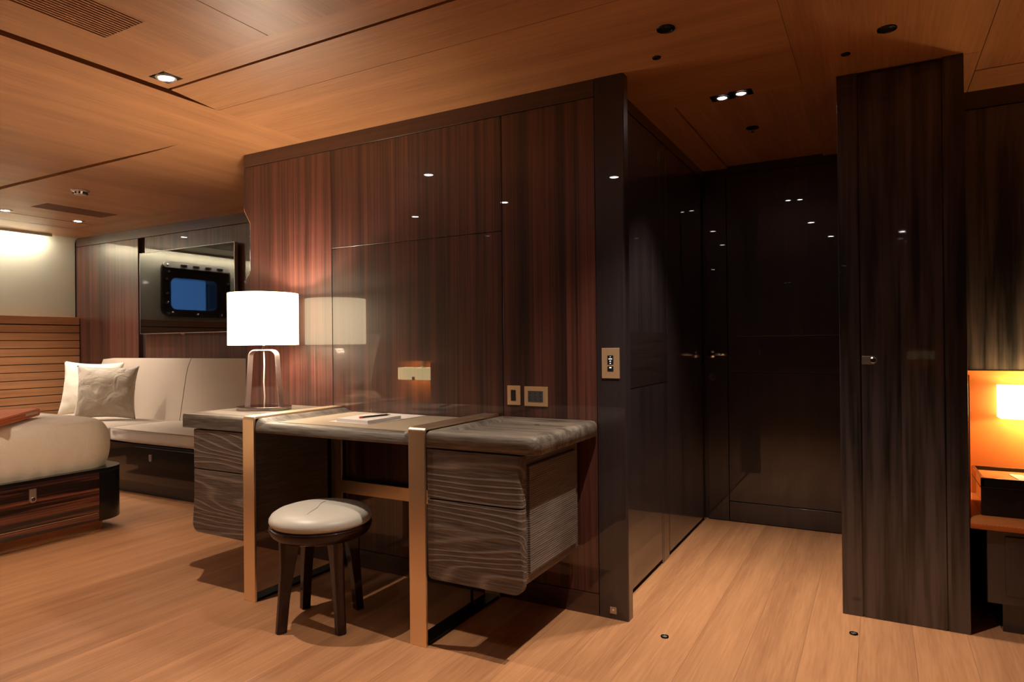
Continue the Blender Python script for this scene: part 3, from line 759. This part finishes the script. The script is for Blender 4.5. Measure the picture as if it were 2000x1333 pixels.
# folded throw on the bed's foot: layered folds seen end-on
def throw():
    E_ = Vector((-4.37, 2.07, .673)); a_ = Vector((.74, -.67, 0)).normalized(); b_ = Vector((-.67, -.74, 0)).normalized()
    t = thing('blanket', 'folded orange blanket with a beige stripe on the foot of the bed', 'blanket', (-4.2, 1.8, .67))
    def ext(name, poly, m, b0, b1):
        b = B(); n = 6; rows = []
        for k in range(n+1):
            q = b0+(b1-b0)*k/n
            rows.append([b.verts.new(E_+a_*p[0]+b_*q+Vector((0, 0, p[1]*.62+.002*math.sin(q*20+p[0]*9)))) for p in poly])
        m_ = len(poly)
        for k in range(n):
            for i in range(m_): b.faces.new((rows[k][i], rows[k][(i+1) % m_], rows[k+1][(i+1) % m_], rows[k+1][i]))
        b.faces.new(rows[0]); b.faces.new(rows[-1])
        obj(name, b, m, t, bev=.004, seg=3)
    def strip(a0, a1, z, th, wob=0):
        n = 16; up = [(a0+(a1-a0)*k/n, z+th/2+wob*math.sin(k*.9)) for k in range(n+1)]; lo = [(p[0], p[1]-th) for p in up]
        return up+lo[::-1]
    out = [(.60, .066), (.10, .068), (.03, .070)]+[(.028-.034*math.sin(math.radians(q)), .034+.036*math.cos(math.radians(q))) for q in range(10, 180, 20)]+[(.03, .000), (.10, -.002), (.60, -.002)]
    inn = [(.60, .016), (.05, .017), (.036, .020), (.030, .034), (.036, .046), (.05, .048), (.60, .046)]
    ext('fold', out+inn, M['throw'], 0, .34)
    ext('stripe', strip(.045, .24, .034, .027, .0006), M['throwlight'], -.003, .33)
    ext('inner_fold', strip(.243, .60, .0375, .016, .0006), M['throw'], -.002, .33)
    ext('inner_fold', strip(.06, .60, .023, .010, .0005), M['throw'], -.001, .33)
throw()
# bed pillows, seen mirrored in the desk wall
throw_pillow('pillow', 'tall cream bed pillow leaning on the headboard, mirrored in the lacquered wall', (-4.26, .19, .945), .50, .52, (.1, 1), -14, 4, M['pillow'], .16, 5)['category'] = 'pillow'
throw_pillow('pillow', 'low cream bed pillow lying flat beside the headboard, mirrored in the lacquer', (-4.22, .50, .745), .60, .34, (.0, 1), -80, 0, M['pillow'], .12, 6)['category'] = 'pillow'

# ================================================================== NICHES WITH SCONCES
def sconce_unit(x0, x1, yb, sgn, label, ztop=.88, zbot=.755, name='wall_lamp', e=1.0):
    """box shade; sgn = direction away from wall along y"""
    t = thing(name, label, 'lamp', ((x0+x1)/2, yb, (ztop+zbot)/2))
    ya, yc = sorted((yb+sgn*.015, yb+sgn*.115)); b = B()
    th = .002
    for q in ((x0, x1, ya, ya+th), (x0, x1, yc-th, yc), (x0, x0+th, ya, yc), (x1-th, x1, ya, yc)): box(b, q[0], q[1], q[2], q[3], zbot, ztop)
    obj('lamp_shade', b, M['sconce'], t)
    cx = (x0+x1)/2+.02; b = B(); y1_, y2_ = sorted((yb, yb+sgn*.04))
    box(b, cx-.015, cx+.015, y1_, y2_, ztop-.02, ztop+.035); obj('bracket', b, M['steel'], t)
    b = B(); y3, y4 = sorted((yb+sgn*.116, yb+sgn*.122)); box(b, cx-.05, cx-.02, y3, y4, zbot, zbot+.028); obj('switch', b, M['steel'], t)
    point(t, ((x0+x1)/2, yb+sgn*.065, (ztop+zbot)/2), E_SCONCE*e, (1, .70, .40), .02)
sconce_unit(.424, .80, 3.345, -1, 'glowing box-shaped wall lamp on the orange panel at right', .882, .752)
sconce_unit(-3.80, -3.42, .006, 1, 'glowing box wall lamp by the bed, mirrored in the lacquered wall', .866, .757, e=.45)
def right_unit():
    t = thing('dressing_shelf', 'orange leather shelf with rounded front edge lit by a wall lamp', 'shelf', (.9, 3.1, .38))
    b = B(); box(b, .284, 1.9, 3.345, 3.352, .40, .938); obj('back_panel', b, M['orange'], t)
    b = B(); box(b, .284, .292, 2.93, 3.345, .42, .938); obj('side_panel', b, M['orange'], t)
    b = B(); pts = [(2.885, .405), (2.89, .39), (2.90, .382), (3.345, .382), (3.345, .428), (2.905, .428), (2.892, .422)]
    prism(b, pts, .285, 1.9, 'X'); obj('shelf_board', b, M['orange'], t, bev=.003, seg=3)
    b = B(); prev = None
    for k in range(90): box(b, .30+k*.012, .307+k*.012, 2.8845, 2.886, .4035, .405)
    obj('stitching', b, mat('stitch', (.75, .30, .12), .7), t)
    c = thing('cabinet', 'dark recessed wooden cabinet under the orange shelf', 'cabinet', (1.1, 3.1, 0))
    obj('cabinet_body', boxb(.338, 1.9, 2.93, 3.34, .113, .378), M['ebonydkx'], c, bev=.002)
    obj('door', boxb(.392, .80, 2.922, 2.93, .150, .36), M['ebonydkx'], c, bev=.002)
    obj('door', boxb(.806, 1.21, 2.922, 2.93, .150, .36), M['ebonydkx'], c, bev=.002)
    obj('plinth', boxb(.388, 1.88, 2.975, 3.3, 0, .113), M['ebonydkx'], c)
    # lacquered tray box
    x0, x1, y0, y1, z0, z1 = .322, .72, 2.925, 3.20, .429, .565
    t = thing('tray_box', 'black lacquered open tray box standing on the orange shelf', 'box', ((x0+x1)/2, (y0+y1)/2, z0))
    b = B(); box(b, x0, x1, y0, y1, z0, z0+.10)
    for q in ((x0, x1, y0, y0+.012), (x0, x1, y1-.012, y1), (x0, x0+.012, y0, y1), (x1-.012, x1, y0, y1)): box(b, q[0], q[1], q[2], q[3], z0+.10, z1)
    obj('tray_body', b, M['blackgloss'], t, bev=.003)
    obj('rim_line', boxb(x0-.001, x1+.001, y0-.001, y1+.001, z1-.036, z1-.033), M['black'], t)
    obj('lining', boxb(x0+.013, x1-.013, y0+.013, y1-.013, z0+.10, z0+.122), M['orange'], t)
    d = obj('card', prism(B(), [(.455, 2.95), (.495, 2.95), (.47, 3.12), (.43, 3.12)], z0+.1222, z0+.1242), M['paper']); tag(d, 'white card lying on the orange lining of the tray box', 'card')
    # bedside niche behind the viewpoint
    t = thing('bedside_panel', 'orange leather bedside panel and shelf, mirrored in the lacquered wall', 'shelf', (-3.6, .1, .45))
    obj('back_panel', boxb(-3.905, -3.31, .0, .006, .45, .924), M['orange'], t)
    obj('shelf_board', boxb(-3.905, -3.31, .006, .40, .43, .47), M['orange'], t, bev=.004)
    obj('side_panel', boxb(-3.31, -3.30, .0, .30, .47, .924), M['orange'], t)
    obj('cabinet_body', boxb(-3.905, -3.31, .006, .38, .0, .429), M['ebonydkx'], t)
right_unit()
rl = thing('reading_lamp', 'thin arched reading lamp beside the bed pillow, mirrored in the wall', 'lamp', (-3.85, .01, 1.0))
obj('flexible_arm', tube(B(), [(-3.80, .01, .99), (-3.80, .05, 1.03), (-3.81, .06, 1.08), (-3.85, .07, 1.125), (-3.90, .075, 1.145), (-3.95, .08, 1.14)], .004, 8), M['chrome'], rl, smooth=True)
obj('head', tube(B(), [(-3.95, .08, 1.14), (-3.985, .085, 1.12)], .009, 10), M['chrome'], rl, smooth=True)

# ================================================================== WALL PLATES
def plate(name, label, cat, x0, x1, z0, z1, y=W):
    t = thing(name, label, cat, ((x0+x1)/2, y, z0))
    obj('cover_plate', boxb(x0, x1, y-.006, y-.0005, z0, z1), M['brass'], t, bev=.0012, seg=2)
    return t
t = plate('light_switch', 'tall brass light switch plate with black lettered buttons beside the hall', 'switch', -.941, -.869, .932, 1.050)
b = B(); box(b, -.917, -.893, W-.0075, W-.005, .986, 1.021); box(b, -.917, -.893, W-.0075, W-.005, .960, .979); bb = obj('button', b, M['black'], t)
b = B(); y = W-.0079
box(b, -.9062, -.9038, y, y+.0006, 1.0145, 1.0165); box(b, -.912, -.898, y, y+.0006, 1.0065, 1.0088); box(b, -.908, -.902, y, y+.0006, .998, 1.0003); box(b, -.907, -.903, y, y+.0006, .989, .9922); box(b, -.909, -.901, y, y+.0006, .9725, .9755)
obj('button_mark', b, M['led'], bb)
t = plate('phone_socket', 'narrow brass phone socket plate above the desk, left of the wide one', 'socket', -1.365, -1.304, .814, .895)
s = obj('insert', boxb(-1.347, -1.324, W-.0075, W-.004, .832, .877), M['black'], t)
obj('port', prism(B(), [(-1.343, .861), (-1.328, .861), (-1.328, .853), (-1.3355, .846), (-1.343, .853)], W-.0082, W-.007, 'Y'), M['darkgap'], s)
t = plate('power_socket', 'wide brass power socket plate with nine pin holes above the desk', 'socket', -1.284, -1.177, .812, .893)
s = obj('insert', boxb(-1.266, -1.198, W-.0075, W-.004, .830, .875), M['socket'], t)
b = B()
for i in range(3):
    for j in range(3): lathe(b, [(0, -.0004), (.003, -.0004), (.003, .001)], (-1.256+i*.0235, W-.0078, .8395+j*.013), 10, 'Y')
obj('pin_hole', b, M['darkgap'], s)
t = thing('floor_light', 'small square steel night light low on the dark post near the floor', 'light', (-.905, W, .02))
obj('cover_plate', boxb(-.919, -.892, W-.004, W-.0005, .022, .048), M['steel'], t, bev=.0008)
obj('lens', lathe(B(), [(0, -.0015), (.003, -.0015), (.004, 0)], (-.9055, W-.004, .035), 12, 'Y'), M['white'], t)

# ================================================================== CEILING AND FLOOR FITTINGS
def disc(name, label, cat, x, y, r, z=CH, m='black', grp=None, up=-1):
    t = thing(name, label, cat, (x, y, z), grp)
    obj('rim', lathe(B(), [(r, .001*up), (r*.98, .004*up), (r*.8, .005*up), (r*.76, .002*up)], (x, y, z), 32), M['steel' if m == 'steel' else 'darksteel'], t, smooth=True)
    obj('cap', lathe(B(), [(0, .0035*up), (r*.5, .0035*up), (r*.78, .002*up), (r*.79, .0005*up)], (x, y, z), 32), M['blackgloss'] if m == 'black' else M['steel'], t, smooth=True)
    return t
disc('ceiling_speaker', 'larger round black ceiling fitting, left one above the hall entrance', 'ceiling fitting', -.602, 2.154, .030)
disc('ceiling_speaker', 'larger round black ceiling fitting, right one before the dark column', 'ceiling fitting', .038, 2.528, .030)
disc('door_pivot', 'small round black ceiling socket before the desk wall post', 'ceiling fitting', -.693, 2.354, .0155)
disc('door_pivot', 'small round black ceiling socket before the dark column', 'ceiling fitting', -.090, 2.673, .0155)
disc('floor_socket', 'small round metal floor socket before the desk wall post', 'floor fitting', -.688, 2.358, .0145, 0, 'dark', up=1)
disc('floor_socket', 'small round metal floor socket before the dark column', 'floor fitting', -.089, 2.701, .0145, 0, 'dark', up=1)
t = thing('sprinkler', 'small sprinkler head on the dark hallway ceiling', 'sprinkler', (-.526, 3.40, CH))
obj('escutcheon', lathe(B(), [(.03, .011), (.03, .007), (.012, .002), (.0, .002)], (-.526, 3.40, CH), 24), M['darksteel'], t)
obj('deflector', lathe(B(), [(0, -.012), (.008, -.012), (.004, -.004), (.004, .002)], (-.526, 3.40, CH), 12), M['chrome'], t)
t = thing('smoke_detector', 'round steel smoke detector on the teak ceiling above the bed', 'smoke detector', (-4.57, 2.41, CH))
obj('housing', lathe(B(), [(.052, 0), (.052, -.006), (.040, -.012), (.034, -.030), (0, -.032)], (-4.57, 2.41, CH), 32), M['steel'], t, bev=.001)
b = B()
for k in range(10):
    a = 2*math.pi*k/10; q = Vector((-4.57+.037*math.cos(a), 2.41+.037*math.sin(a), CH-.021)); box(b, q.x-.005, q.x+.005, q.y-.005, q.y+.005, q.z-.005, q.z+.005)
obj('vent_slot', b, M['black'], t)
# louvres
def louvre(label, x0, x1, y0, y1, pitch, slat, z=CH):
    t = thing('air_vent', label, 'vent', ((x0+x1)/2, (y0+y1)/2, z))
    b = B(); x = x0+(pitch-slat)
    while x+slat < x1-.001: box(b, x, x+slat, y0, y1, z+.0005, z+.02); x += pitch
    obj('slats', b, M['teakY'], t)
    obj('duct', boxb(x0, x1, y0, y1, z+.030, z+.034), M['black'], t)
louvre('large slatted teak air vent in the ceiling at upper left', -2.247, -2.028, .62, 1.268, .0155, .0078)
t = thing('air_vent', 'fine dark slatted air vent in the ceiling above the bed end', 'vent', (-5.27, 2.72, CH))
b = B()
for k in range(15): box(b, -5.39+k*.0155, -5.3815+k*.0155, 2.50, 3.0, CH-.0012, CH-.0002)
obj('slats', b, M['teakdark'], t)
# downlights
def downlight(label, x, y, energy, square=True, grp='recessed downlights in the ceiling', size=100, blend=.7, tgt=None, z=CH, color=NEUT, r=.022, lr=.026):
    t = thing('downlight', label, 'downlight', (x, y, z), grp); s = .046
    if square:
        b = B(); box(b, x-s, x+s, y-s*.75, y+s*.75, z-.0008, z+.0008); obj('bezel', b, M['darksteel'], t)
    obj('ring', lathe(B(), [(lr+.012, -.001), (lr+.012, -.004), (lr+.004, -.005), (lr+.002, -.002)], (x, y, z), 32), M['steel'], t, smooth=True)
    obj('lens', lathe(B(), [(0, -.003), (lr, -.003), (lr+.002, -.0015)], (x, y, z), 24), M['lens'], t)
    if energy: spot(t, x, y, energy, size, blend, color, z-.006, r, tgt)
downlight('square recessed downlight in the ceiling corner above the desk stool', -2.382, 1.572, E_SPOT*1.5, r=.012)
downlight('small ceiling downlight nearest the cream panel, at the left edge', -5.69, 2.47, E_SPOT*1.5)
downlight('small ceiling downlight just above the corner of the cream panel', -5.69, 2.98, E_SPOT*1.3)
downlight('left lamp of the twin downlight in the hallway ceiling', -.567, 2.884, E_SPOT*1.2, size=78, lr=.017)
downlight('right lamp of the twin downlight in the hallway ceiling', -.488, 2.872, E_SPOT*1.2, size=78, lr=.017)
downlight('ceiling downlight over the bed, mirrored high in the lacquered wall', -3.257, .56, E_SPOT*1.7, size=100, blend=.9, tgt=(-4.6, 1.0, .4))
downlight('ceiling downlight near the bed side, mirrored beside the wall seam', -2.378, .648, E_SPOT*.04)
downlight('ceiling downlight before the hall, upper of two mirrored in the hall door', -.50, 1.80, E_SPOT*1.9, r=.012, size=100)
downlight('ceiling downlight near the viewpoint, lower of two mirrored in the hall door', -.397, .857, E_SPOT*.1)
downlight('left lamp of a twin ceiling downlight mirrored in the hall door', -1.43, .925, E_SPOT*.03)
downlight('right lamp of a twin ceiling downlight mirrored in the hall door', -1.35, .832, E_SPOT*.03)
downlight('rear ceiling downlight mirrored on the dark column', .215, -1.55, E_SPOT*.1)
# cove strip along the hull
t = thing('cove_light', 'bright linear cove light along the top of the cream wall panel', 'light', (-6.6, 1.5, 2.03))
obj('light_strip', boxb(-6.560, -6.545, -.5, 3.16, 2.092, 2.100), M['cove'], t)
obj('valance', boxb(-6.532, -6.526, -.5, 3.20, 2.084, 2.1075), M['cream'], t)
